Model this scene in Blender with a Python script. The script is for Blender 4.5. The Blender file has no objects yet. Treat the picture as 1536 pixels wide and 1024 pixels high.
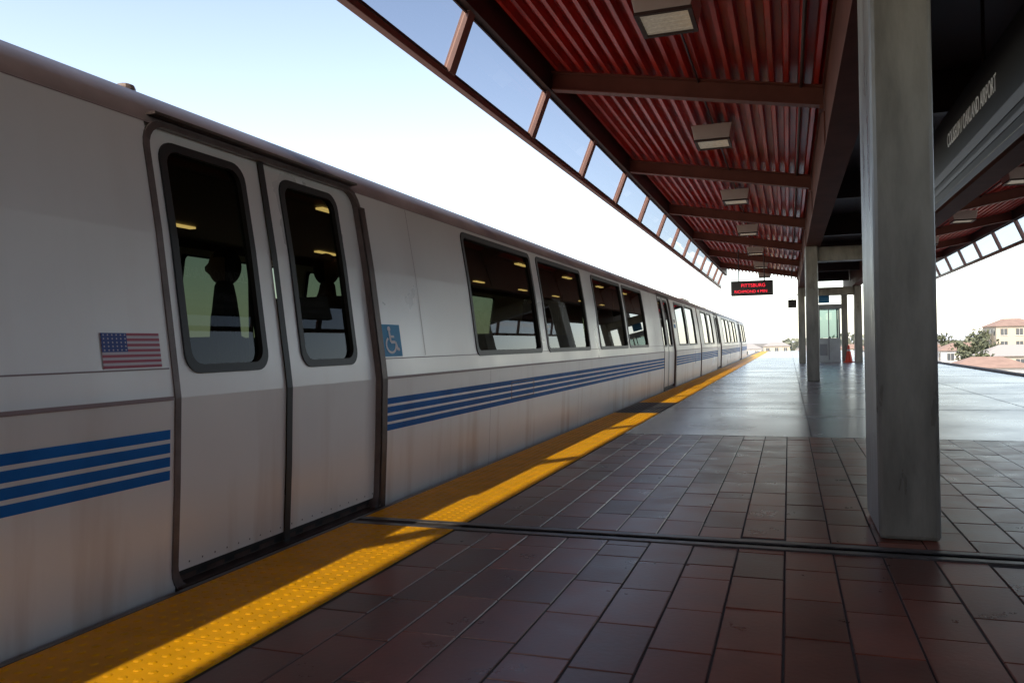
import bpy, math, random
from mathutils import Matrix, Vector
random.seed(7)
sc=bpy.context.scene
sc.view_settings.view_transform='Standard'
try: sc.view_settings.look='None'
except: pass
sc.view_settings.exposure=0
COL=sc.collection

# ---------------------------------------------------------------- helpers
def empty(name):
    e=bpy.data.objects.new(name,None); COL.objects.link(e); return e
def mesh(name,verts,faces,mat=None,parent=None,smooth=False,mats=None,fm=None):
    me=bpy.data.meshes.new(name); me.from_pydata([tuple(v) for v in verts],[],faces); me.update()
    o=bpy.data.objects.new(name,me); COL.objects.link(o)
    if mats:
        for m in mats: me.materials.append(m)
        if fm:
            for p,i in zip(me.polygons,fm): p.material_index=i
    elif mat: me.materials.append(mat)
    if smooth:
        for p in me.polygons: p.use_smooth=True
    if parent: o.parent=parent
    return o
class MB:
    def __init__(s): s.v=[]; s.f=[]; s.m=[]
    def add(s,vs,fs,mi=0):
        b=len(s.v); s.v+= [tuple(v) for v in vs]; s.f+=[tuple(i+b for i in f) for f in fs]; s.m+=[mi]*len(fs)
    def box(s,x0,x1,y0,y1,z0,z1,mi=0):
        s.add([(x0,y0,z0),(x1,y0,z0),(x1,y1,z0),(x0,y1,z0),(x0,y0,z1),(x1,y0,z1),(x1,y1,z1),(x0,y1,z1)],
              [(0,3,2,1),(4,5,6,7),(0,1,5,4),(1,2,6,5),(2,3,7,6),(3,0,4,7)],mi)
    def extr(s,prof,f0,f1,mi=0):
        n=len(prof)
        s.add([f0(*p) for p in prof]+[f1(*p) for p in prof],
              [(i,(i+1)%n,(i+1)%n+n,i+n) for i in range(n)]+[tuple(range(n))[::-1],tuple(range(n,2*n))],mi)
    def cyl(s,p0,p1,r0,r1=None,n=12,mi=0):
        r1=r0 if r1 is None else r1
        p0=Vector(p0);p1=Vector(p1);d=(p1-p0).normalized()
        a=d.orthogonal().normalized();b=d.cross(a)
        vs=[p0+r0*(math.cos(2*math.pi*i/n)*a+math.sin(2*math.pi*i/n)*b) for i in range(n)]
        vs+=[p1+r1*(math.cos(2*math.pi*i/n)*a+math.sin(2*math.pi*i/n)*b) for i in range(n)]
        s.add(vs,[(i,(i+1)%n,(i+1)%n+n,i+n) for i in range(n)]+[tuple(range(n))[::-1],tuple(range(n,2*n))],mi)
    def obj(s,name,mats,parent=None,smooth=False,bevel=0,seg=2):
        if not isinstance(mats,(list,tuple)): mats=[mats]
        o=mesh(name,s.v,s.f,parent=parent,mats=mats,fm=s.m,smooth=smooth)
        if bevel:
            b=o.modifiers.new('bevel','BEVEL'); b.width=bevel; b.segments=seg; b.limit_method='ANGLE'; b.angle_limit=math.radians(40)
        return o
def box(name,x0,x1,y0,y1,z0,z1,mat,parent=None,bevel=0):
    m=MB(); m.box(x0,x1,y0,y1,z0,z1); return m.obj(name,mat,parent,bevel=bevel)

def mat(name,base,rough=.5,metal=0,var=.0,scale=4,stretch=(1,1,1),dark=None,bump=0,bscale=60,rvar=0,spec=.5,island=0,emit=None,estr=0,coat=0):
    m=bpy.data.materials.new(name); m.use_nodes=True; nt=m.node_tree; N=nt.nodes; L=nt.links
    b=N['Principled BSDF']; b.inputs['Roughness'].default_value=rough; b.inputs['Metallic'].default_value=metal
    b.inputs['Base Color'].default_value=(*base,1)
    try: b.inputs['Specular IOR Level'].default_value=spec
    except: pass
    if coat: b.inputs['Coat Weight'].default_value=coat; b.inputs['Coat Roughness'].default_value=.12
    tc=N.new('ShaderNodeTexCoord'); mp=N.new('ShaderNodeMapping'); mp.inputs['Scale'].default_value=stretch
    L.new(tc.outputs['Object'],mp.inputs['Vector'])
    out=None
    if var or rvar:
        n=N.new('ShaderNodeTexNoise'); n.inputs['Scale'].default_value=scale; n.inputs['Detail'].default_value=8; n.inputs['Roughness'].default_value=.62
        L.new(mp.outputs[0],n.inputs['Vector'])
        cr=N.new('ShaderNodeValToRGB'); cr.color_ramp.elements[0].position=.36; cr.color_ramp.elements[1].position=.66
        L.new(n.outputs['Fac'],cr.inputs['Fac'])
        if var:
            mx=N.new('ShaderNodeMix'); mx.data_type='RGBA'
            d=dark if dark else tuple(c*(1-var) for c in base)
            mx.inputs[6].default_value=(*d,1); mx.inputs[7].default_value=(*base,1)
            L.new(cr.outputs[0],mx.inputs[0]); out=mx.outputs[2]
        if rvar:
            mr=N.new('ShaderNodeMapRange'); mr.inputs[3].default_value=max(0.03,rough-rvar); mr.inputs[4].default_value=rough+rvar
            L.new(n.outputs['Fac'],mr.inputs[0]); mr.inputs[1].default_value=.3; mr.inputs[2].default_value=.7
            L.new(mr.outputs[0],b.inputs['Roughness'])
    if island:
        g=N.new('ShaderNodeNewGeometry'); mr=N.new('ShaderNodeMapRange'); mr.inputs[3].default_value=1-island; mr.inputs[4].default_value=1+island
        L.new(g.outputs['Random Per Island'],mr.inputs[0])
        hs=N.new('ShaderNodeHueSaturation'); L.new(mr.outputs[0],hs.inputs['Value'])
        if out: L.new(out,hs.inputs['Color'])
        else: hs.inputs['Color'].default_value=(*base,1)
        out=hs.outputs[0]
    if out: L.new(out,b.inputs['Base Color'])
    if bump:
        n2=N.new('ShaderNodeTexNoise'); n2.inputs['Scale'].default_value=bscale; n2.inputs['Detail'].default_value=6
        L.new(mp.outputs[0],n2.inputs['Vector'])
        bp=N.new('ShaderNodeBump'); bp.inputs['Strength'].default_value=bump; bp.inputs['Distance'].default_value=.01
        L.new(n2.outputs['Fac'],bp.inputs['Height']); L.new(bp.outputs[0],b.inputs['Normal'])
    if emit:
        b.inputs['Emission Color'].default_value=(*emit,1); b.inputs['Emission Strength'].default_value=estr
    return m
def glass(name,tint,ior=1.5,rough=0.01):
    m=bpy.data.materials.new(name); m.use_nodes=True; nt=m.node_tree; N=nt.nodes; L=nt.links
    for n in list(N): N.remove(n)
    o=N.new('ShaderNodeOutputMaterial'); mx=N.new('ShaderNodeMixShader'); t=N.new('ShaderNodeBsdfTransparent'); g=N.new('ShaderNodeBsdfGlossy'); f=N.new('ShaderNodeFresnel')
    ge=N.new('ShaderNodeNewGeometry'); mr=N.new('ShaderNodeMapRange'); mr.inputs[3].default_value=ior; mr.inputs[4].default_value=1/ior
    L.new(ge.outputs['Backfacing'],mr.inputs[0]); L.new(mr.outputs[0],f.inputs[0])   # thin pane: same reflectance from both faces
    t.inputs[0].default_value=(*tint,1); g.inputs['Roughness'].default_value=rough; g.inputs[0].default_value=(.9,.9,.9,1)
    L.new(f.outputs[0],mx.inputs[0]); L.new(t.outputs[0],mx.inputs[1]); L.new(g.outputs[0],mx.inputs[2]); L.new(mx.outputs[0],o.inputs[0])
    return m

# ---------------------------------------------------------------- materials
def body_mat():
    m=mat('train_body_paint',(.66,.65,.645),rough=.34,metal=.2,bump=.03,bscale=2.2)
    nt=m.node_tree;N=nt.nodes;L=nt.links;b=N['Principled BSDF']
    tc=N.new('ShaderNodeTexCoord')
    mp=N.new('ShaderNodeMapping'); mp.inputs['Scale'].default_value=(1,4.0,.45); L.new(tc.outputs['Object'],mp.inputs[0])
    n=N.new('ShaderNodeTexNoise'); n.inputs['Scale'].default_value=1.4; n.inputs['Detail'].default_value=5; n.inputs['Roughness'].default_value=.5; L.new(mp.outputs[0],n.inputs[0])
    cr=N.new('ShaderNodeValToRGB'); cr.color_ramp.elements[0].position=.50; cr.color_ramp.elements[1].position=.84
    L.new(n.outputs['Fac'],cr.inputs[0])
    sx=N.new('ShaderNodeSeparateXYZ'); L.new(tc.outputs['Object'],sx.inputs[0])
    mr=N.new('ShaderNodeMapRange'); mr.inputs[1].default_value=.9; mr.inputs[2].default_value=-.1; mr.inputs[3].default_value=.10; mr.inputs[4].default_value=.85
    L.new(sx.outputs[2],mr.inputs[0])
    mu=N.new('ShaderNodeMath'); mu.operation='MULTIPLY'; L.new(cr.outputs[0],mu.inputs[0]); L.new(mr.outputs[0],mu.inputs[1])
    n3=N.new('ShaderNodeTexNoise'); n3.inputs['Scale'].default_value=.9; n3.inputs['Detail'].default_value=6; L.new(tc.outputs['Object'],n3.inputs[0])
    m0=N.new('ShaderNodeMix'); m0.data_type='RGBA'; m0.inputs[6].default_value=(.64,.61,.58,1); m0.inputs[7].default_value=(.88,.85,.80,1); L.new(n3.outputs['Fac'],m0.inputs[0])
    mx=N.new('ShaderNodeMix'); mx.data_type='RGBA'; mx.inputs[7].default_value=(.42,.28,.18,1)
    L.new(m0.outputs[2],mx.inputs[6]); L.new(mu.outputs[0],mx.inputs[0]); L.new(mx.outputs[2],b.inputs['Base Color'])
    r=N.new('ShaderNodeMapRange'); r.inputs[1].default_value=.3; r.inputs[2].default_value=.7; r.inputs[3].default_value=.26; r.inputs[4].default_value=.46; L.new(n3.outputs['Fac'],r.inputs[0]); L.new(r.outputs[0],b.inputs['Roughness'])
    return m
M_body=body_mat()
M_roof=mat('train_roof_paint',(.30,.24,.225),rough=.42,metal=.3,var=.35,scale=2)
M_blue=mat('stripe_blue',(.004,.13,.44),rough=.55,var=.25,scale=4,spec=.2)
M_rub=mat('black_rubber',(.012,.011,.011),rough=.45)
M_fr=mat('door_frame_brown',(.085,.05,.04),rough=.4,metal=.3,var=.5,scale=9)
M_fr2=mat('door_surround_grey',(.17,.13,.12),rough=.42,metal=.3,var=.4,scale=9)
M_seam=mat('seam_mauve',(.26,.19,.19),rough=.5)
M_glt=glass('train_glass',(.19,.22,.18),1.26)
M_glc=glass('canopy_glass',(.55,.58,.63),1.45)
M_int=mat('train_interior',(.13,.09,.065),rough=.6)
M_seat=mat('seat_fabric',(.04,.04,.05),rough=.8)
M_tube=mat('interior_lamp',(1,.9,.6),emit=(1,.62,.22),estr=2.4)
M_under=mat('train_underframe',(.03,.028,.027),rough=.7)
M_yel=mat('tactile_yellow',(.98,.45,.002),rough=.5,var=.18,scale=5,island=0.05,spec=.25)
M_blk=mat('tactile_black',(.03,.03,.03),rough=.5)
M_tile=mat('red_quarry_tile',(.215,.062,.036),rough=.31,var=.34,scale=4,island=.42,rvar=.05,bump=.07,bscale=45,spec=.45)
M_grout=mat('grout',(.06,.048,.04),rough=.8,var=.3,scale=20)
M_conc=mat('polished_concrete_floor',(.34,.32,.285),rough=.25,var=.18,scale=.7,rvar=.04,bump=.0)
M_col=mat('column_concrete',(.27,.25,.205),rough=.36,var=.5,scale=2.6,stretch=(1.5,1.5,.4),bump=.6,bscale=14,rvar=.14)
M_slab=mat('slab_concrete',(.34,.32,.29),rough=.8,var=.25,scale=2)
M_dconc=mat('shade_block_concrete',(.16,.15,.135),rough=.8,var=.3,scale=1.5)  # dark concrete for the added block behind the viewpoint
M_steelj=mat('joint_metal',(.16,.145,.14),rough=.38,metal=.7,var=.4,scale=12,rvar=.1)
M_deck=mat('red_corrugated_deck',(.74,.048,.028),rough=.34,var=.5,scale=1.5,stretch=(6,.6,1))
M_beam=mat('brown_steel_paint',(.22,.08,.055),rough=.5,var=.25,scale=2,spec=.3)
M_gird=mat('girder_paint',(.17,.065,.045),rough=.6,var=.3,scale=1.5,spec=.15)
M_dkb=mat('dark_brown_steel',(.045,.025,.02),rough=.5)
M_rail=mat('fascia_paint',(.34,.17,.13),rough=.5,var=.2,scale=2)
M_fix=mat('fixture_housing',(.55,.5,.44),rough=.4)
M_lens=mat('fixture_lens',(.62,.6,.55),rough=.15,var=.3,scale=30,emit=(1,.85,.62),estr=.10)
M_sign=mat('sign_black',(.015,.015,.017),rough=.35)
M_grey=mat('sign_grey',(.28,.29,.31),rough=.4)
M_bars=mat('sign_bars',(.13,.135,.15),rough=.5)
M_white=mat('sign_white',(.8,.8,.8),rough=.5)
M_red=mat('led_red',(.5,.01,.01),emit=(1,.02,.05),estr=1.6)
M_cone=mat('cone_orange',(.85,.07,.02),rough=.45)
M_ground=mat('ground_dry',(.36,.31,.25),rough=.95,var=.4,scale=.03)

# ---------------------------------------------------------------- camera
cam=bpy.data.cameras.new('camera'); co=bpy.data.objects.new('camera',cam); COL.objects.link(co); sc.camera=co
cam.sensor_width=36; cam.lens=28.2; cam.clip_start=.05; cam.clip_end=6000
co.matrix_world=Matrix.Translation((0,0,1.0))@Matrix.Rotation(math.radians(19.03),4,'Z')@Matrix.Rotation(math.radians(90.26),4,'X')@Matrix.Rotation(math.radians(-1.03),4,'Z')

# ---------------------------------------------------------------- world + sun
SX,SY=.29,1.08
w=bpy.data.worlds.new('World'); sc.world=w; w.use_nodes=True
nt=w.node_tree; N=nt.nodes; L=nt.links; bg=N['Background']; sky=N.new('ShaderNodeTexSky'); sky.sky_type='NISHITA'; sky.sun_disc=False
el=math.atan(1/math.hypot(SX,SY)); sky.sun_elevation=el; sky.sun_rotation=math.atan2(-SX,-SY)%(2*math.pi)
sky.dust_density=1.0; sky.air_density=1.0; sky.ozone_density=1.0
tc=N.new('ShaderNodeTexCoord'); sx=N.new('ShaderNodeSeparateXYZ'); L.new(tc.outputs['Generated'],sx.inputs[0])
ab=N.new('ShaderNodeMath'); ab.operation='MAXIMUM'; ab.inputs[1].default_value=0; L.new(sx.outputs[2],ab.inputs[0])
mu=N.new('ShaderNodeMath'); mu.operation='MULTIPLY'; mu.inputs[1].default_value=-4.0; L.new(ab.outputs[0],mu.inputs[0])
ex=N.new('ShaderNodeMath'); ex.operation='EXPONENT'; L.new(mu.outputs[0],ex.inputs[0])
hz=N.new('ShaderNodeVectorMath'); hz.operation='SCALE'; hz.inputs[0].default_value=(7.0,6.1,5.2); L.new(ex.outputs[0],hz.inputs['Scale'])
sk2=N.new('ShaderNodeVectorMath'); sk2.operation='SCALE'; sk2.inputs['Scale'].default_value=1.85; L.new(sky.outputs[0],sk2.inputs[0])
ad=N.new('ShaderNodeVectorMath'); ad.operation='ADD'; L.new(hz.outputs[0],ad.inputs[0]); L.new(sk2.outputs[0],ad.inputs[1])
L.new(ad.outputs[0],bg.inputs[0]); bg.inputs[1].default_value=.15
sd=bpy.data.lights.new('sun','SUN'); sd.energy=5; sd.angle=math.radians(.5); sd.color=(1,.88,.68)
so=bpy.data.objects.new('sun',sd); COL.objects.link(so)
so.rotation_euler=Vector((SX,SY,-1)).to_track_quat('-Z','Y').to_euler()

# ---------------------------------------------------------------- ground, tracks
mesh('ground',[(-3000,-3000,-7),(3000,-3000,-7),(3000,3000,-7),(-3000,3000,-7)],[(0,1,2,3)],M_ground)
via=empty('track_viaduct')
for x0,x1,nm in((-6.1,-2.5,'track_slab_west'),(5.83,9.4,'track_slab_east')):
    box(nm,x0,x1,-60,170,-1.6,-1.15,M_slab,via)
    b=MB()
    c=(x0+x1)/2
    for s in(-.83,.83): b.box(c+s-.035,c+s+.035,-60,170,-1.15,-1.0)
    b.obj(nm+'_rails',M_steelj,via)
for i in range(-3,10):
    box('pier',1.0,2.4,i*18-1,i*18+1,-7,-1.7,M_slab,via)

# ---------------------------------------------------------------- platform
plat=empty('station_platform')
PX0,PX1=-2.42,5.75
box('platform_slab',PX0,PX1,-30,78,-1.0,-.022,M_slab,plat)
box('platform_nosing',PX0,-2.395,-30,78,-.02,.004,M_steelj,plat)
box('concrete_floor',-1.745,PX1-.32,8.8,77.9,-.02,0.0,M_conc,plat)
box('concrete_floor_back',-1.745,PX1-.32,-29.9,-5,-.02,0.0,M_conc,plat)
box('edge_kerb_east',PX1-.318,PX1,-29.9,77.9,-.02,.035,mat('kerb_brown',(.10,.05,.03),rough=.7,var=.4),plat,.008)
box('grout_bed',-1.745,PX1-.32,-4.99,8.79,-.02,-.004,M_grout,plat)
t=MB(); W=.2125; LN=.42
def tile(x0,x1,y0,y1):
    if y1-y0<.04: return
    z=random.uniform(-.0008,.0008); a=random.uniform(-.006,.006); c=random.uniform(-.004,.004)
    cx=(x0+x1)/2; cy=(y0+y1)/2; e=.003
    f=lambda x,y,dz=0:(x,y,z+a*(x-cx)+c*(y-cy)+dz)
    t.add([f(x0,y0,-.005),f(x1,y0,-.005),f(x1,y1,-.005),f(x0,y1,-.005),f(x0+e,y0+e),f(x1-e,y0+e),f(x1-e,y1-e),f(x0+e,y1-e)],
          [(4,5,6,7),(0,1,5,4),(1,2,6,5),(2,3,7,6),(3,0,4,7)])
for (ya,yb) in((-4.95,4.02),(4.22,8.78)):
    x=-1.735
    while x+W<PX1-.32:
        y=ya-random.uniform(0,LN)
        g=.0032
        while y<yb:
            ln=LN if random.random()>.12 else LN*.5
            tile(x+g,x+W-g,max(ya,y)+g,min(yb,y+ln)-g); y+=ln
        x+=W
t.obj('floor_tiles',M_tile,plat)
j=MB()
for a,b_,z in((4.035,4.085,.004),(4.15,4.205,.004),(4.085,4.15,-.004)): j.box(-2.394,PX1-.32,a,b_,-.02,z)
j.obj('expansion_joint',M_steelj,plat,bevel=.002)
j=MB(); yy=12.4
while yy<77: j.box(-1.74,PX1-.33,yy,yy+.012,-.01,.0015); yy+=3.6
for xx in(0.2,3.1): j.box(xx,xx+.012,8.83,77.8,-.01,.0012)
j.obj('floor_control_joints',M_grout,plat)
box('yellow_bed',-2.394,-1.747,-30,78,-.02,-.002,M_grout,plat)
def tact(y0,y1,m,nm,domes=True):
    b=MB(); L_=.61; y=y0
    while y<y1-.01:
        e=min(y+L_,y1)
        if not(e>4.035 and y<4.205): b.box(-2.39,-1.75,y+.002,e-.002,-.002,.003)
        else:
            if y<4.03: b.box(-2.39,-1.75,y+.002,4.033,-.002,.003)
            if e>4.21: b.box(-2.39,-1.75,4.207,e-.002,-.002,.003)
        y=e
    if domes:
        n=int((y1-y0)/.061)
        for k in range(n):
            yy=y0+.03+k*.061
            if 4.015<yy<4.225: continue
            for q in range(11):
                xx=-2.365+q*.0595
                vs=[]
                for r,z in((.0155,.003),(.0125,.0055),(.008,.007)):
                    vs+=[(xx+r*math.cos(a*math.pi/4),yy+r*math.sin(a*math.pi/4),z) for a in range(8)]
                fs=[(i,(i+1)%8,(i+1)%8+8,i+8) for i in range(8)]+[(i+8,(i+1)%8+8,(i+1)%8+16,i+16) for i in range(8)]+[tuple(range(16,24))]
                b.add(vs,fs)
    return b.obj(nm,m,plat)
tact(-2,11.4,M_yel,'tactile_strip_near')
tact(11.4,13.4,M_blk,'tactile_boarding_mark')
tact(13.4,30,M_yel,'tactile_strip_mid')
tact(30,78,M_yel,'tactile_strip_far',False)
tact(-29,-2,M_yel,'tactile_strip_back',False)

# made-up stair enclosure behind the viewpoint, added to shade near surfaces
shade_blk=empty('added_shade_block')
m=MB(); m.box(-.5,4.4,-16,-5.2,0.001,2.7); m.obj('shade_block_body',M_dconc,shade_blk,bevel=.02)
m=MB(); m.box(-.6,4.5,-16.1,-5.1,2.702,2.85); m.obj('shade_block_top',M_dkb,shade_blk)

# ---------------------------------------------------------------- train
PROF=[(-.75,1.50),(-.3,1.56),(0,1.57),(.4,1.592),(.8,1.605),(.92,1.592),(1.5,1.52),(2.0,1.44),(2.07,1.41),(2.13,1.35),(2.19,1.25),(2.25,1.1),(2.32,.8),(2.37,.4),(2.39,0)]
CX=-4.05
def PW(z):
    for (a,wa),(b,wb) in zip(PROF,PROF[1:]):
        if a<=z<=b: return wa+(wb-wa)*(z-a)/(b-a)
    return PROF[0][1] if z<PROF[0][0] else 0
def SP(s,y,z,off=0): return (CX+s*(PW(z)+off),y,z)
def panel(mb,s,y0,y1,z0,z1,off=0,holes=(),mi=0):
    Y=sorted(set([y0,y1]+[h for q in holes for h in q[:2] if y0<h<y1]))
    Z=sorted(set([z0,z1]+[h for q in holes for h in q[2:] if z0<h<z1]+[p[0] for p in PROF if z0<p[0]<z1]))
    idx={}; vs=[]; fs=[]
    for i,y in enumerate(Y):
        for k,z in enumerate(Z): idx[i,k]=len(vs); vs.append(SP(s,y,z,off))
    for i in range(len(Y)-1):
        for k in range(len(Z)-1):
            cy=(Y[i]+Y[i+1])/2; cz=(Z[k]+Z[k+1])/2
            if any(h[0]<cy<h[1] and h[2]<cz<h[3] for h in holes): continue
            f=(idx[i,k],idx[i+1,k],idx[i+1,k+1],idx[i,k+1]); fs.append(f if s>0 else f[::-1])
    mb.add(vs,fs,mi)
def rr(y0,y1,z0,z1,r,n=6):
    pts=[]
    for (cy,cz,a0) in((y1-r,z0+r,-90),(y1-r,z1-r,0),(y0+r,z1-r,90),(y0+r,z0+r,180)):
        for i in range(n+1):
            a=math.radians(a0+90*i/n); pts.append((cy+r*math.cos(a),cz+r*math.sin(a)))
    out=[]
    for a,b in zip(pts,pts[1:]+pts[:1]):
        d=abs(a[1]-b[1]); out.append(a)
        if d>.3:
            for q in range(1,5): out.append((a[0]+(b[0]-a[0])*q/5,a[1]+(b[1]-a[1])*q/5))
    return out
def ring(mb,s,o,i_,ro,ri,front=.008,back=-.035,mi=0,base=-.004):
    A=rr(*o,ro); B=rr(*i_,ri); n=len(A)
    vs=[SP(s,*p,base) for p in A]+[SP(s,*p,front) for p in A]+[SP(s,*p,front) for p in B]+[SP(s,*p,back) for p in B]
    fs=[]
    for k in range(3):
        for q in range(n):
            f=(k*n+q,k*n+(q+1)%n,(k+1)*n+(q+1)%n,(k+1)*n+q); fs.append(f if s>0 else f[::-1])
    mb.add(vs,fs,mi)
DOORS=(6.54,20.62)
WINS=((.9,2.7),(2.95,4.45),(9.13,11.02),(11.24,13.2),(13.80,15.82),(15.96,17.82),(22.25,24.1),(24.3,26.2))
ZB,ZT=.915,1.965
def car(y0,train,lamps=True):
    shell=MB(); rub=MB(); fr=MB(); leaf=MB(); gl=MB(); st=MB(); sm=MB(); inn=MB()
    LEN=27.1
    for s in(1,-1):
        holes=[(y0+a+.03,y0+b-.03,ZB+.03,ZT-.03) for a,b in WINS]+[(y0+d-.89,y0+d+.89,-.03,2.0) for d in DOORS]
        panel(shell,s,y0,y0+LEN,-.75,2.0,0,holes)
        for a,b in WINS:
            o=(y0+a,y0+b,ZB,ZT); ring(rub,s,o,(o[0]+.045,o[1]-.045,o[2]+.045,o[3]-.045),.07,.05,.008)
            panel(gl,s,o[0]+.03,o[1]-.03,o[2]+.03,o[3]-.03,-.02)
        for d in DOORS:
            c=y0+d
            ring(fr,s,(c-.915,c+.92,-.055,2.015),(c-.882,c+.88,-.02,1.99),.13,.11,.008,-.06,mi=1)
            ws=[(c-.80,c-.21,.90,1.94),(c+.085,c+.675,.90,1.94)]
            hs=[(a+.03,b-.03,e+.03,f-.03) for a,b,e,f in ws]
            sp=c-.06
            panel(leaf,s,c-.89,sp-.018,.05,2.0,-.03,hs); panel(leaf,s,sp+.018,c+.89,.05,2.0,-.03,hs)
            panel(rub,s,c-.89,c+.89,-.03,.05,-.05)
            for q in range(9): panel(fr,s,c-.85+q*.19,c-.73+q*.19,.008,.03,-.028)
            panel(rub,s,sp-.024,sp+.024,-.02,2.0,-.018)
            for o in ws:
                q=(o[0]+.04,o[1]-.04,o[2]+.04,o[3]-.04)
                ring(rub,s,o,q,.09,.07,-.020,-.06,base=-.034)
                panel(gl,s,o[0]+.03,o[1]-.03,o[2]+.03,o[3]-.03,-.045)
            panel(fr,s,c+.888,c+.955,-.4,1.90,.016)
            panel(rub,s,c-.89,c-.878,-.02,1.9,-.012)
            for q in range(10):
                for (a,b) in((c-.86,sp-.05),(sp+.05,c+.86)):
                    yy=a+(b-a)*q/9; panel(fr,s,yy-.004,yy+.004,.075,.083,-.027,mi=1)
            fr.box(min(CX+s*1.40,CX+s*1.475),max(CX+s*1.40,CX+s*1.475),c-.86,c+.86,2.03,2.042)
            fr.box(min(CX+s*1.5,CX+s*1.60),max(CX+s*1.5,CX+s*1.60),c-.88,c+.88,-.03,-.002)
        segs=[(y0,y0+DOORS[0]-.93),(y0+DOORS[0]+.965,y0+DOORS[1]-.93),(y0+DOORS[1]+.965,y0+LEN)]
        for a,b in segs:
            for k in range(4):
                z=.463+k*.0567; panel(st,s,a+.01,b-.01,z,z+.040,.003)
            panel(sm,s,a,b,.795,.812,.010); panel(sm,s,a,b,.806,.812,.013)
            panel(sm,s,a,b,.925,.931,.003)
            yy=a+1.9
            while yy<b-1: 
                panel(sm,s,yy,yy+.005,-.2,.79,.0025); yy+=3.1
            yy=a+.62
            if b-a>10: panel(sm,s,yy,yy+.005,.94,1.99,.0025); panel(sm,s,b-.9,b-.895,.94,1.99,.0025)
        panel(sm,s,y0,y0+LEN,1.992,1.998,.004)
        for (a,b,e,f) in((9.95,10.65,.50,.507),(9.95,10.65,.65,.657),(9.95,9.965,.507,.65),(10.635,10.65,.507,.65)): panel(fr,s,y0+a,y0+b,e,f,.007)
        panel(st,s,y0+21.72,y0+22.02,1.33,1.42,.004); panel(fr,s,y0+21.72,y0+22.02,1.45,1.53,.004,mi=1)
    shell.obj('car_shell',M_body,train)
    leaf.obj('door_leaves',M_body,train)
    rub.obj('gaskets',M_rub,train); fr.obj('door_frames',[M_fr,M_fr2],train); gl.obj('window_glass',M_glt,train)
    st.obj('blue_stripes',M_blue,train); sm.obj('trim_seams',M_seam,train)
    zz=[p for p in PROF if p[0]>=2.0]
    ring_=[(CX+w_,z) for z,w_ in zz]+[(CX-w_,z) for z,w_ in zz[::-1][1:]]
    vs=[];fs=[]
    for y in(y0,y0+LEN): vs+=[(x,y,z) for x,z in ring_]
    n=len(ring_)
    fs=[(i,i+1,i+1+n,i+n) for i in range(n-1)]
    mesh('roof',vs,fs,M_roof,train,smooth=True)
    rf=MB()
    rf.box(CX-.5,CX+.5,y0+8,y0+18,2.36,2.44); rf.box(CX-.9,CX+.9,y0+1.2,y0+3,2.3,2.4)
    rf.cyl((CX+1.1,y0+5.9,2.2),(CX+1.1,y0+5.9,2.268),.045); rf.obj('roof_equipment',M_roof,train,bevel=.02)
    for yy in(y0+.01,y0+LEN-.01):
        full_=[(CX+w_,z) for z,w_ in PROF]+[(CX-w_,z) for z,w_ in PROF[::-1][1:]]
        mesh('end_wall',[(x,yy,z) for x,z in full_],[tuple(range(len(full_)))],M_roof,train)
    box('gangway',CX-.6,CX+.6,y0+LEN,y0+LEN+.3,-.1,2.0,M_rub,train)
    u=MB(); u.box(CX-1.45,CX+1.45,y0+.3,y0+LEN-.3,-.72,-.35)
    for c in(4.2,22.9):
        for dy in(-1.05,1.05):
            for s in(-.83,.83): u.cyl((CX+s-.06,y0+c+dy,-.62),(CX+s+.06,y0+c+dy,-.62),.38,n=24)
        u.box(CX-1.1,CX+1.1,y0+c-1.6,y0+c+1.6,-.8,-.5)
    u.obj('underframe',M_under,train)
    inn.box(CX-1.52,CX+1.52,y0+.05,y0+LEN-.05,-.05,0.0); inn.box(CX-1.38,CX+1.38,y0+.05,y0+LEN-.05,2.06,2.09)
    inn.obj('interior_floor_ceiling',M_int,train)
    se=MB(); yy=y0+1.0
    while yy<y0+LEN-1.2:
        if all(abs(yy-(y0+d))>1.45 for d in DOORS):
            for s in(1,-1):
                a,b=sorted((CX+s*.40,CX+s*1.42))
                se.box(a,b,yy,yy+.48,.38,.47); se.box(a,b,yy-.07,yy,.40,1.12); se.box(a+.1,b-.1,yy+.1,yy+.4,0,.38)
        yy+=.86
    se.obj('seats',M_seat,train,bevel=.03)
    for d in DOORS:
        p=MB()
        for q in(-1.08,1.05):
            for s in(-1,1):
                a,b=sorted((CX+s*.62,CX+s*1.43)); p.box(a,b,y0+d+q,y0+d+q+.03,0,1.35 if s>0 else 1.9)
        p.obj('draught_screens',M_int,train,bevel=.004)
        p=MB()
        for s in(-1,1):
            for q in(-1.0,1.0): p.cyl((CX+s*.55,y0+d+q,0),(CX+s*.55,y0+d+q,2.06),.016)
        p.obj('grab_poles',M_steelj,train,smooth=True)
    if lamps:
        lt=MB(); yy=y0+1.2
        while yy<y0+LEN-1.6:
            for s in(-.75,.75): lt.box(CX+s-.03,CX+s+.03,yy,yy+.4,2.04,2.055)
            yy+=2.3
        lt.obj('interior_lamps',M_tube,train)
unseen_east=empty('unseen_blocker_train')  # invented out-of-view train, blocks east light and its reflection in the windows
CX=7.39
car(-4.6,unseen_east,False)
CX=-4.05
train=empty('unseen_blocker_train')
car(-30.3,train,False); car(-2.9,train); car(24.5,train,False)

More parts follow.
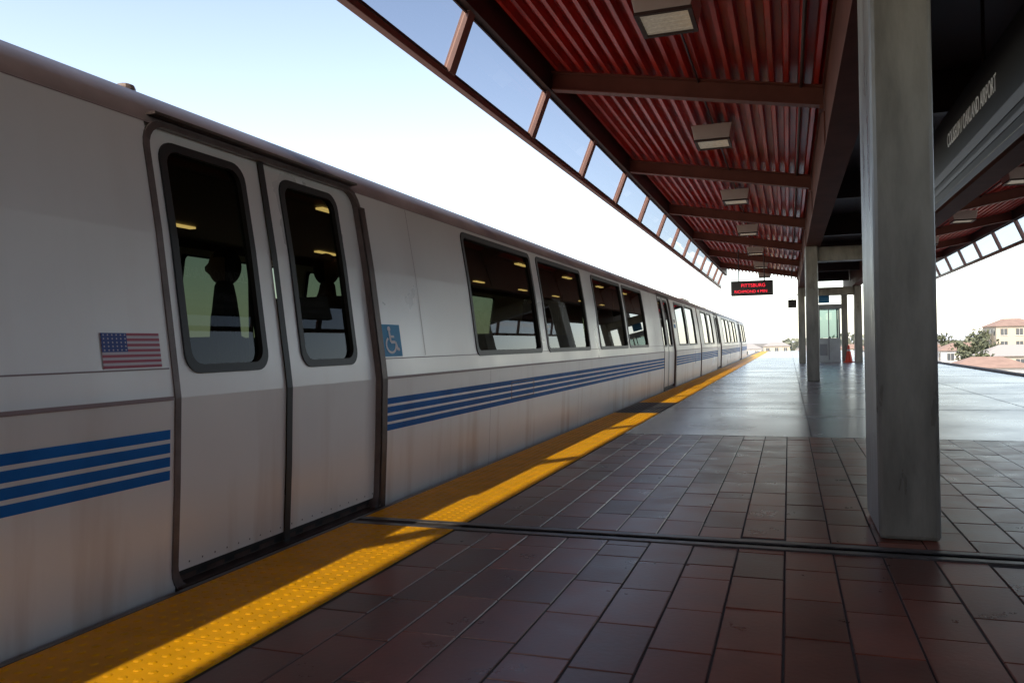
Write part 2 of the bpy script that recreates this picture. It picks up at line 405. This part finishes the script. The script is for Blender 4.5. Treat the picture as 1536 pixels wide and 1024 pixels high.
# flag decal
M_fr_=mat('flag_red',(.42,.09,.13),rough=.5); M_fw=mat('flag_white',(.6,.56,.6),rough=.5); M_fb=mat('flag_blue',(.04,.08,.28),rough=.5)
def prj(y0,y1,z0,z1,off): 
    return lambda s,t_: SP(1,y0+(y1-y0)*s,z0+(z1-z0)*t_,off)
f=MB(); P=prj(2.37,2.67,.937,1.075,.004); P2=prj(2.37,2.67,.937,1.075,.006); P3=prj(2.37,2.67,.937,1.075,.008)
for i in range(13):
    a=i/13;b=(i+1)/13; f.add([P(0,a),P(1,a),P(1,b),P(0,b)],[(0,1,2,3)],0 if i%2==0 else 1)
f.add([P2(0,6/13),P2(.42,6/13),P2(.42,1),P2(0,1)],[(0,1,2,3)],2)
for r in range(5):
    for c in range(6):
        cx=.035+c*.07; cy=6/13+.055+r*.107
        pts=[P3(cx+(.018 if k%2==0 else .008)*math.sin(k*math.pi/5),cy+(.036 if k%2==0 else .016)*math.cos(k*math.pi/5)) for k in range(10)]
        f.add(pts,[tuple(range(10))[::-1]],1)
f.obj('flag_decal',[M_fr_,M_fw,M_fb],train)
# wheelchair decal
M_wb=mat('decal_blue',(.015,.27,.52),rough=.5)
d=MB(); P=prj(4.59,4.865,.94,1.15,.004); P2=prj(4.59,4.865,.94,1.15,.007)
d.add([P(0,0),P(1,0),P(1,1),P(0,1)],[(0,1,2,3)],0)
def disc(cx,cy,r,n=16): d.add([P2(cx+r*math.cos(2*math.pi*i/n),cy+r*math.sin(2*math.pi*i/n)) for i in range(n)],[tuple(range(n))],1)
def bar(pts,wd):
    for (x0,y0),(x1,y1) in zip(pts,pts[1:]):
        dx,dy=x1-x0,y1-y0;l=math.hypot(dx,dy);nx,ny=-dy/l*wd/2,dx/l*wd/2
        d.add([P2(x0-nx,y0-ny),P2(x1-nx,y1-ny),P2(x1+nx,y1+ny),P2(x0+nx,y0+ny)],[(0,1,2,3)],1)
disc(.42,.86,.08); bar([(.42,.78),(.45,.45),(.68,.45),(.78,.2),(.86,.24)],.09); bar([(.43,.62),(.64,.62)],.07)
bar([(.45+.24*math.cos(math.radians(a)),.36+.24*math.sin(math.radians(a))) for a in range(120,372,14)],.075)
d.obj('wheelchair_decal',[M_wb,M_white],train)

# passengers -------------------------------------------------------------
M_skin=mat('skin',(.35,.2,.14),rough=.5); M_hair=mat('hair',(.02,.015,.012),rough=.6)
def person(x,y,h,face,cloth,legs):
    root=empty('passenger'); k=h/1.75
    V=[(0,0,.95),(0,0,1.15),(0,0,1.40),(0,.0,1.49),(0,.01,1.60)]
    R=[.15,.14,.16,.075,.062]; E=[(0,1),(1,2),(2,3),(3,4)]
    def ch(start,pts):
        p=start
        for q,r in pts: V.append(q);R.append(r);E.append((p,len(V)-1));p=len(V)-1
        return p
    for s in(-1,1):
        ch(0,[((s*.10,0,.85),.10),((s*.11,.01,.48),.065),((s*.11,-.01,.10),.045),((s*.11,.16,.04),.04)])
        wv=ch(2,[((s*.19,0,1.40),.07),((s*.24,-.01,1.12),.05),((s*.24,.06,.88),.036),((s*.24,.08,.80),.032)])
        for i in range(4): ch(wv,[((s*.24,.055+i*.02,.75),.010),((s*.235,.06+i*.022,.70+.005*abs(i-1.5)),.008)])
        ch(wv,[((s*.22,.12,.78),.011),((s*.21,.135,.745),.009)])
    me=bpy.data.meshes.new('body'); me.from_pydata(V,E,[]); o=bpy.data.objects.new('body',me); COL.objects.link(o); o.parent=root
    sk=o.modifiers.new('skin','SKIN'); 
    for i,r in enumerate(R): me.skin_vertices[0].data[i].radius=(r*(1.25 if i in(1,2) else 1),r*(.8 if i in(0,1,2) else 1))
    me.skin_vertices[0].data[0].use_root=True
    ss=o.modifiers.new('s','SUBSURF'); ss.levels=1; ss.render_levels=1
    me.materials.append(cloth)
    vs=[];fs=[];nu,nv=20,14
    for j_ in range(nv+1):
        th=math.pi*j_/nv
        for i in range(nu):
            ph=2*math.pi*i/nu; X=math.sin(th)*math.sin(ph);Yv=math.sin(th)*math.cos(ph);Z=math.cos(th)
            px=.075*X*(1-.15*(Z<0)*abs(Z));py=.095*Yv;pz=.12*Z
            if Yv>.85 and abs(X)<.25 and -.35<Z<.05: py+=.02
            vs.append((px,py+.01,pz+1.66))
    for j_ in range(nv):
        for i in range(nu): fs.append((j_*nu+i,(j_+1)*nu+i,(j_+1)*nu+(i+1)%nu,j_*nu+(i+1)%nu))
    mesh('head',vs,fs,M_skin,root,True)
    hv=[(a*1.09,(b-.01)*1.08-.005,(c-1.66)*1.07+1.665) for a,b,c in vs]
    hf=[q for q in fs if (sum(hv[i][2] for i in q)/4>1.71 or sum(hv[i][1] for i in q)/4<-.01)]
    mesh('hair',hv,hf,M_hair,root,True)
    root.location=(x,y,0); root.rotation_euler=(0,0,face); root.scale=(k,k,k)
M_c1=mat('coat_dark',(.03,.03,.04),rough=.8); M_c2=mat('jacket_brown',(.10,.06,.045),rough=.8)
person(-3.2,4.0,1.58,2.2,M_c1,M_c1); person(-3.4,5.45,1.70,-1.2,M_c2,M_c1); person(-4.6,4.1,1.6,.7,M_c2,M_c1)

# ---------------------------------------------------------------- canopy
can=empty('platform_canopy')
Y0,Y1=-26.0,43.2
def zd(x): return 4.70-.177*(x+3.05)
BY=[10.47+5.6*k for k in range(-6,6)]
for mir in(0,1):
    X=(lambda x:x) if not mir else (lambda x:3.34-x)
    sfx='_east' if mir else '_west'
    dk=MB(); x=-3.05; pts=[]; p=.17
    while x<.45:
        for dx,dz in((0,0),(.045,0),(.06,.10),(.15,.10),(.165,0)): 
            if x+dx<=.46: pts.append((x+dx,zd(x+dx)+dz))
        x+=p
    pts.append((.47,zd(.47)))
    vs=[(X(a),y,z) for y in(Y0,Y1) for a,z in pts]; n=len(pts)
    dk.add(vs,[(i,i+1,i+1+n,i+n) for i in range(n-1)])
    dk.obj('roof_deck'+sfx,M_deck,can)
    tp=MB(); tp.add([(X(-3.12),Y0,4.87),(X(.80),Y0,4.23),(X(.80),Y1,4.23),(X(-3.12),Y1,4.87)],[(0,1,2,3)]); tp.obj('roof_membrane'+sfx,M_slab,can)
    bm=MB()
    ib=[(-.075,0),(.075,0),(.075,.018),(.008,.022),(.008,.225),(.075,.232),(.075,.25),(-.075,.25),(-.075,.232),(-.008,.225),(-.008,.022),(-.075,.018)]
    for y in BY:
        bm.extr(ib,lambda a,b:(X(-2.96),y+a,zd(-2.96)-.252+b),lambda a,b:(X(.449),y+a,zd(.449)-.252+b))
        bm.box(min(X(.40),X(.448)),max(X(.40),X(.448)),y-.09,y+.09,zd(.44)-.30,zd(.44)-.26)
    bm.obj('roof_beams'+sfx,M_beam,can)
    ed=MB()
    a,b=sorted((X(-3.06),X(-2.965))); ed.box(a,b,Y0,Y1,4.42,4.85)
    ed.obj('edge_channel'+sfx,M_dkb,can)
    rl=MB(); a,b=sorted((X(-3.35),X(-3.27))); rl.box(a,b,Y0,Y1,3.76,3.83); rl.obj('lower_rail'+sfx,M_rail,can,bevel=.006)
    mu=MB(); gl=MB()
    y=10.47-2.8*13
    while y<Y1:
        q=[(-.075,-.045),(.075,-.045),(.075,.045),(-.075,.045)]
        mu.extr(q,lambda a,b:(X(-3.29+b),y+a,3.825),lambda a,b:(X(-3.05+b),y+a,4.425))
        if y+2.8<Y1+1.5:
            ye=min(y+2.715,Y1)
            gl.add([(X(-3.30),y+.085,3.84),(X(-3.30),ye,3.84),(X(-3.06),ye,4.42),(X(-3.06),y+.085,4.42)],[(0,1,2,3)])
            for za,xa in((3.845,-3.285),(4.40,-3.055)):
                mu.box(min(X(xa),X(xa+.02)),max(X(xa),X(xa+.02)),y+.085,ye,za-.012,za+.012,1)
        y+=2.8
    mu.obj('mullions'+sfx,[M_rail,M_dkb],can); gl.obj('clerestory_glass'+sfx,M_glc,can)
    gd=MB()
    a,b=sorted((X(.47),X(.73))); gd.box(a,b,Y0,Y1,3.27,4.06)
    a,b=sorted((X(.44),X(.76))); gd.box(a,b,Y0,Y1,3.24,3.268); gd.box(a,b,Y0,Y1,4.062,4.085)
    for y in BY: 
        a,b=sorted((X(.452),X(.469))); gd.box(a,b,y-.02,y+.02,3.27,zd(.44)-.31)
    gd.obj('girder'+sfx,M_gird,can)
    cd=MB(); cd.cyl((X(-1.03),Y0,zd(-1.03)-.03),(X(-1.03),Y1,zd(-1.03)-.03),.014,n=8); cd.cyl((X(.2),Y0,zd(.2)-.02),(X(.2),Y1,zd(.2)-.02),.02,n=8)
    cd.obj('conduit'+sfx,M_dkb,can)
mid=MB(); mid.box(.765,2.575,Y0,Y1,4.09,4.2); mid.obj('centre_roof',M_dkb,can)
mb=MB()
for y in BY: mb.box(.77,2.57,y-.08,y+.08,3.6,4.085)
mb.obj('centre_cross_beams',M_dkb,can)
for y in(-27.8,-11.7,4.38,20.5,36.6):
    for xa in(.41,2.65):
        if y==-11.7: continue
        c=empty('concrete_column')
        m=MB(); m.box(xa,xa+.28,y,y+.67,0,3.239); m.obj('shaft',M_col,c,bevel=.022)
    cb=MB(); cb.box(.691,2.649,y+.12,y+.55,2.88,3.22); cb.obj('tie_beam',M_col,can,bevel=.01)

# ceiling lights
for x in(-1.04,4.38):
    for y in(-9.1,-3.5,2.1,7.7,12.7,18.2,23.8,29.4,35,40.4):
        e=empty('ceiling_light'); xx=x if x<0 else 3.34-x
        zt=zd(xx)-.04
        m=MB(); h=.30
        for q in(-.15,.15): m.cyl((x+q,y,zt-.03),(x+q,y,zt+.06),.015)
        m.extr([(-h,0),(h,0),(h*.86,-.22),(-h*.86,-.22)],lambda a,b:(x+a,y-h,zt-.03+b),lambda a,b:(x+a,y+h,zt-.03+b)); m.obj('housing',M_fix,e,bevel=.008)
        m=MB()
        zb=zt-.252
        for a0,a1,b0,b1 in((-.265,.265,-.30,-.26),(-.265,.265,.26,.30),(-.265,-.225,-.26,.26),(.225,.265,-.26,.26)): m.box(x+a0,x+a1,y+b0,y+b1,zb-.03,zb)
        m.obj('lens_frame',M_dkb,e)
        m=MB(); m.box(x-.22,x+.22,y-.255,y+.255,zb-.012,zb-.001); 
        for q in range(5): m.box(x-.22,x+.22,y-.22+q*.1,y-.205+q*.1,zb-.017,zb-.012)
        m.obj('lens',M_lens,e)

# ---------------------------------------------------------------- signs
def text(s,size,loc,rot,m,parent,ext=.002,sx=1):
    c=bpy.data.curves.new('txt','FONT'); c.body=s; c.size=size; c.extrude=ext; c.align_x='LEFT'
    o=bpy.data.objects.new('lettering',c); COL.objects.link(o); o.location=loc; o.rotation_euler=rot; o.scale=(sx,1,1); c.materials.append(m); o.parent=parent; return o
sg=empty('station_name_sign')
box('board',1.62,1.70,4.9,11.2,2.52,3.36,M_sign,sg,.006)
m=MB(); m.box(1.612,1.6195,4.95,11.1,2.60,2.645); m.box(1.612,1.6195,4.95,11.1,2.70,2.80); m.obj('bars',M_bars,sg)
text('COLISEUM / OAKLAND AIRPORT',.205,(1.614,9.45,2.98),(math.radians(90),0,math.radians(-90)),M_white,sg,sx=.69)
m=MB()
for y in(5.5,8,10.6): m.cyl((1.66,y,3.36),(1.66,y,4.1),.015)
m.obj('hangers',M_dkb,sg)
ls=empty('departure_sign')
box('case',-1.98,-.5,30.6,30.85,2.66,3.2,M_sign,ls,.02)
text('PITTSBURG',.17,(-1.62,30.596,2.97),(math.radians(90),0,0),M_red,ls); text('RICHMOND 4 MIN',.14,(-1.86,30.596,2.76),(math.radians(90),0,0),M_red,ls)
m=MB()
for x in(-1.7,-.8): m.cyl((x,30.72,3.2),(x,30.72,4.35),.02)
m.obj('hangers',M_dkb,ls)

# elevator kiosk
M_kw=mat('kiosk_panel',(.55,.58,.58),rough=.4,var=.15,scale=3); M_bs=mat('sign_blue',(.02,.2,.42),rough=.4)
ks=empty('elevator_kiosk')
m=MB(); m.box(1.25,2.15,38.0,39.6,0,1.05,0); m.box(1.2,2.2,37.95,39.65,2.35,2.55,1)
for x in(1.25,2.08):
    for y in(38.0,39.53): m.box(x,x+.07,y,y+.07,1.05,2.35,1)
m.box(1.66,1.70,37.96,37.995,.1,2.35,1); m.box(2.22,2.46,38.0,38.4,0,3.2,2); m.box(1.3,1.6,37.97,37.998,.3,.8,1)
m.obj('frame',[M_kw,M_grey,M_col],ks); 
m=MB(); m.box(1.29,2.11,38.02,39.55,1.06,2.34); m.obj('glazing',glass('kiosk_glass',(.5,.6,.6)),ks)
m=MB(); m.box(1.28,1.72,37.9,37.94,2.6,2.95); m.obj('blue_sign',M_bs,ks)
bs=empty('notice_board')
m=MB(); m.box(.0,.35,36.9,36.95,2.4,2.75); m.cyl((.17,36.92,2.75),(.17,36.92,4.05),.015); m.obj('hanging_panel',M_sign,bs)

# cone
cn=empty('traffic_cone')
m=MB(); m.box(2.24,2.66,37.38,37.82,0.001,.035); 
for z0,z1,mi in((.035,.3,0),(.3,.48,0),(.48,.56,1),(.56,.74,0)):
    r=lambda z:.16-(z)*.175
    m.cyl((2.45,37.6,z0),(2.45,37.6,z1),r(z0),r(z1),20,mi)
m.obj('cone_body',[M_cone,M_white],cn)

# ---------------------------------------------------------------- town beyond
def bldg(name,x,y,w_,d_,h,st,wall,roof,rh=1.6,z0=-7):
    e=empty(name); b=MB(); b.box(x,x+w_,y,y+d_,z0,z0+h,0)
    o=.4
    b.add([(x-o,y-o,z0+h),(x+w_+o,y-o,z0+h),(x+w_+o,y+d_+o,z0+h),(x-o,y+d_+o,z0+h),(x+w_*.3,y+d_*.5,z0+h+rh),(x+w_*.7,y+d_*.5,z0+h+rh)],
          [(0,1,5,4),(1,2,5),(2,3,4,5),(3,0,4),(0,3,2,1)],1)
    fh=h/st
    for s in range(st):
        zc=z0+s*fh+fh*.3
        n=max(2,int(w_/2.6))
        for i in range(n):
            xx=x+(i+.5)*w_/n; b.box(xx-.6,xx+.6,y-.05,y-.01,zc,zc+fh*.5,2); b.box(xx-.75,xx+.75,y-.12,y-.051,zc-.15,zc-.02,3)
            b.box(xx-.03,xx+.03,y-.09,y-.052,zc,zc+fh*.5,3)
        n=max(2,int(d_/2.6))
        for i in range(n):
            yy=y+(i+.5)*d_/n; b.box(x-.05,x-.01,yy-.6,yy+.6,zc,zc+fh*.5,2)
    b.obj('building_shell',[wall,roof,M_wd,M_trim],e)
M_wd=mat('window_dark',(.12,.13,.14),rough=.15); M_trim=mat('trim_white',(.75,.72,.68),rough=.7)
M_w1=mat('stucco_cream',(.64,.56,.45),rough=.9,var=.1); M_w2=mat('stucco_red',(.50,.25,.19),rough=.9); M_w3=mat('stucco_white',(.78,.75,.7),rough=.9)
M_r1=mat('roof_tile',(.42,.28,.22),rough=.9,var=.2,scale=1); M_r2=mat('roof_grey',(.45,.41,.38),rough=.9)
bldg('apartment_building',47,175,11,12,10.6,4,M_w3,M_r1)
bldg('apartment_building',39,182,8,12,10.0,4,M_w1,M_r1)
bldg('apartment_building',58,172,12,12,12.0,4,M_w2,M_r1)
bldg('apartment_building',49,150,10,10,8.3,3,M_w1,M_r1)
bldg('house',30,148,10,9,4.8,2,M_w1,M_r2,1.8)
bldg('house',38,135,11,9,4.3,1,M_w3,M_r1,1.7)
bldg('house',28,175,10,9,5.4,2,M_w3,M_r1,1.6)
bldg('house',21,195,12,9,5.6,2,M_w1,M_r1,1.6)
bldg('house',33,105,10,8,2.9,1,M_w1,M_r2,1.5)
bldg('house',22,128,10,8,3.6,1,M_w3,M_r1,1.5)
for i in range(16):
    bldg('house',-40+i*11+random.uniform(-2,2),250+random.uniform(0,60),9,9,random.uniform(4.6,6.4),2,random.choice([M_w1,M_w3]),random.choice([M_r1,M_r2]),1.5)
M_leaf=mat('foliage',(.11,.12,.07),rough=.8,island=.5); M_bark=mat('bark',(.12,.08,.05),rough=.9)
def tree(x,y,h,r):
    e=empty('tree'); m=MB(); z0=-7
    m.cyl((x,y,z0),(x,y,z0+h*.6),.28,.12,8)
    cl=[]
    for i in range(8):
        a=random.uniform(0,6.28); q=(x+r*.7*math.cos(a),y+r*.7*math.sin(a),z0+h*random.uniform(.5,.95)); m.cyl((x,y,z0+h*.4),q,.1,.03,6); cl.append(q)
    m.obj('trunk',M_bark,e); l=MB()
    for q in cl:
        for k in range(80):
            v=Vector((random.gauss(0,1),random.gauss(0,1),random.gauss(0,.8)))*r*.26; c=Vector(q)+v
            a=Vector([random.uniform(-1,1) for _ in range(3)]).normalized()*.24; b=a.orthogonal().normalized()*.2
            l.add([c-a-b,c+a-b,c+a+b,c-a+b],[(0,1,2,3)])
    l.obj('crown',M_leaf,e)
for x,y,h,r in((34,165,8.0,2.0),(30,160,7.4,2.0),(43,160,7.6,2.4),(48,140,6.0,2.2),(37,128,4.6,1.8),(27,140,5.6,1.9),(45,128,5.0,1.9),(36,185,9.0,2.2),(31,190,8.8,2.2)): tree(x,y,h,r)
l=MB()
for i in range(5200):
    x=random.uniform(-160,260); hh=4.5+2.0*math.sin(x*.09)+1.2*math.sin(x*.31+1)
    c=Vector((x,random.uniform(320,350),-7+random.random()*max(2,hh+2.8))); a=Vector([random.uniform(-1,1) for _ in range(3)]).normalized()*.9; b=a.orthogonal().normalized()*.8
    l.add([c-a-b,c+a-b,c+a+b,c-a+b],[(0,1,2,3)])
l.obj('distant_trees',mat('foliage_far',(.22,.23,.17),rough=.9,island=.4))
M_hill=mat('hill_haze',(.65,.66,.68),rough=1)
vs=[];fs=[];n=60
for i in range(n+1):
    x=-1800+60*i; z=8+7*math.sin(i*.37)+4*math.sin(i*.9+2)
    vs+=[(x,2300,-8),(x,2500,z)]
for i in range(n): fs.append((2*i,2*i+2,2*i+3,2*i+1))
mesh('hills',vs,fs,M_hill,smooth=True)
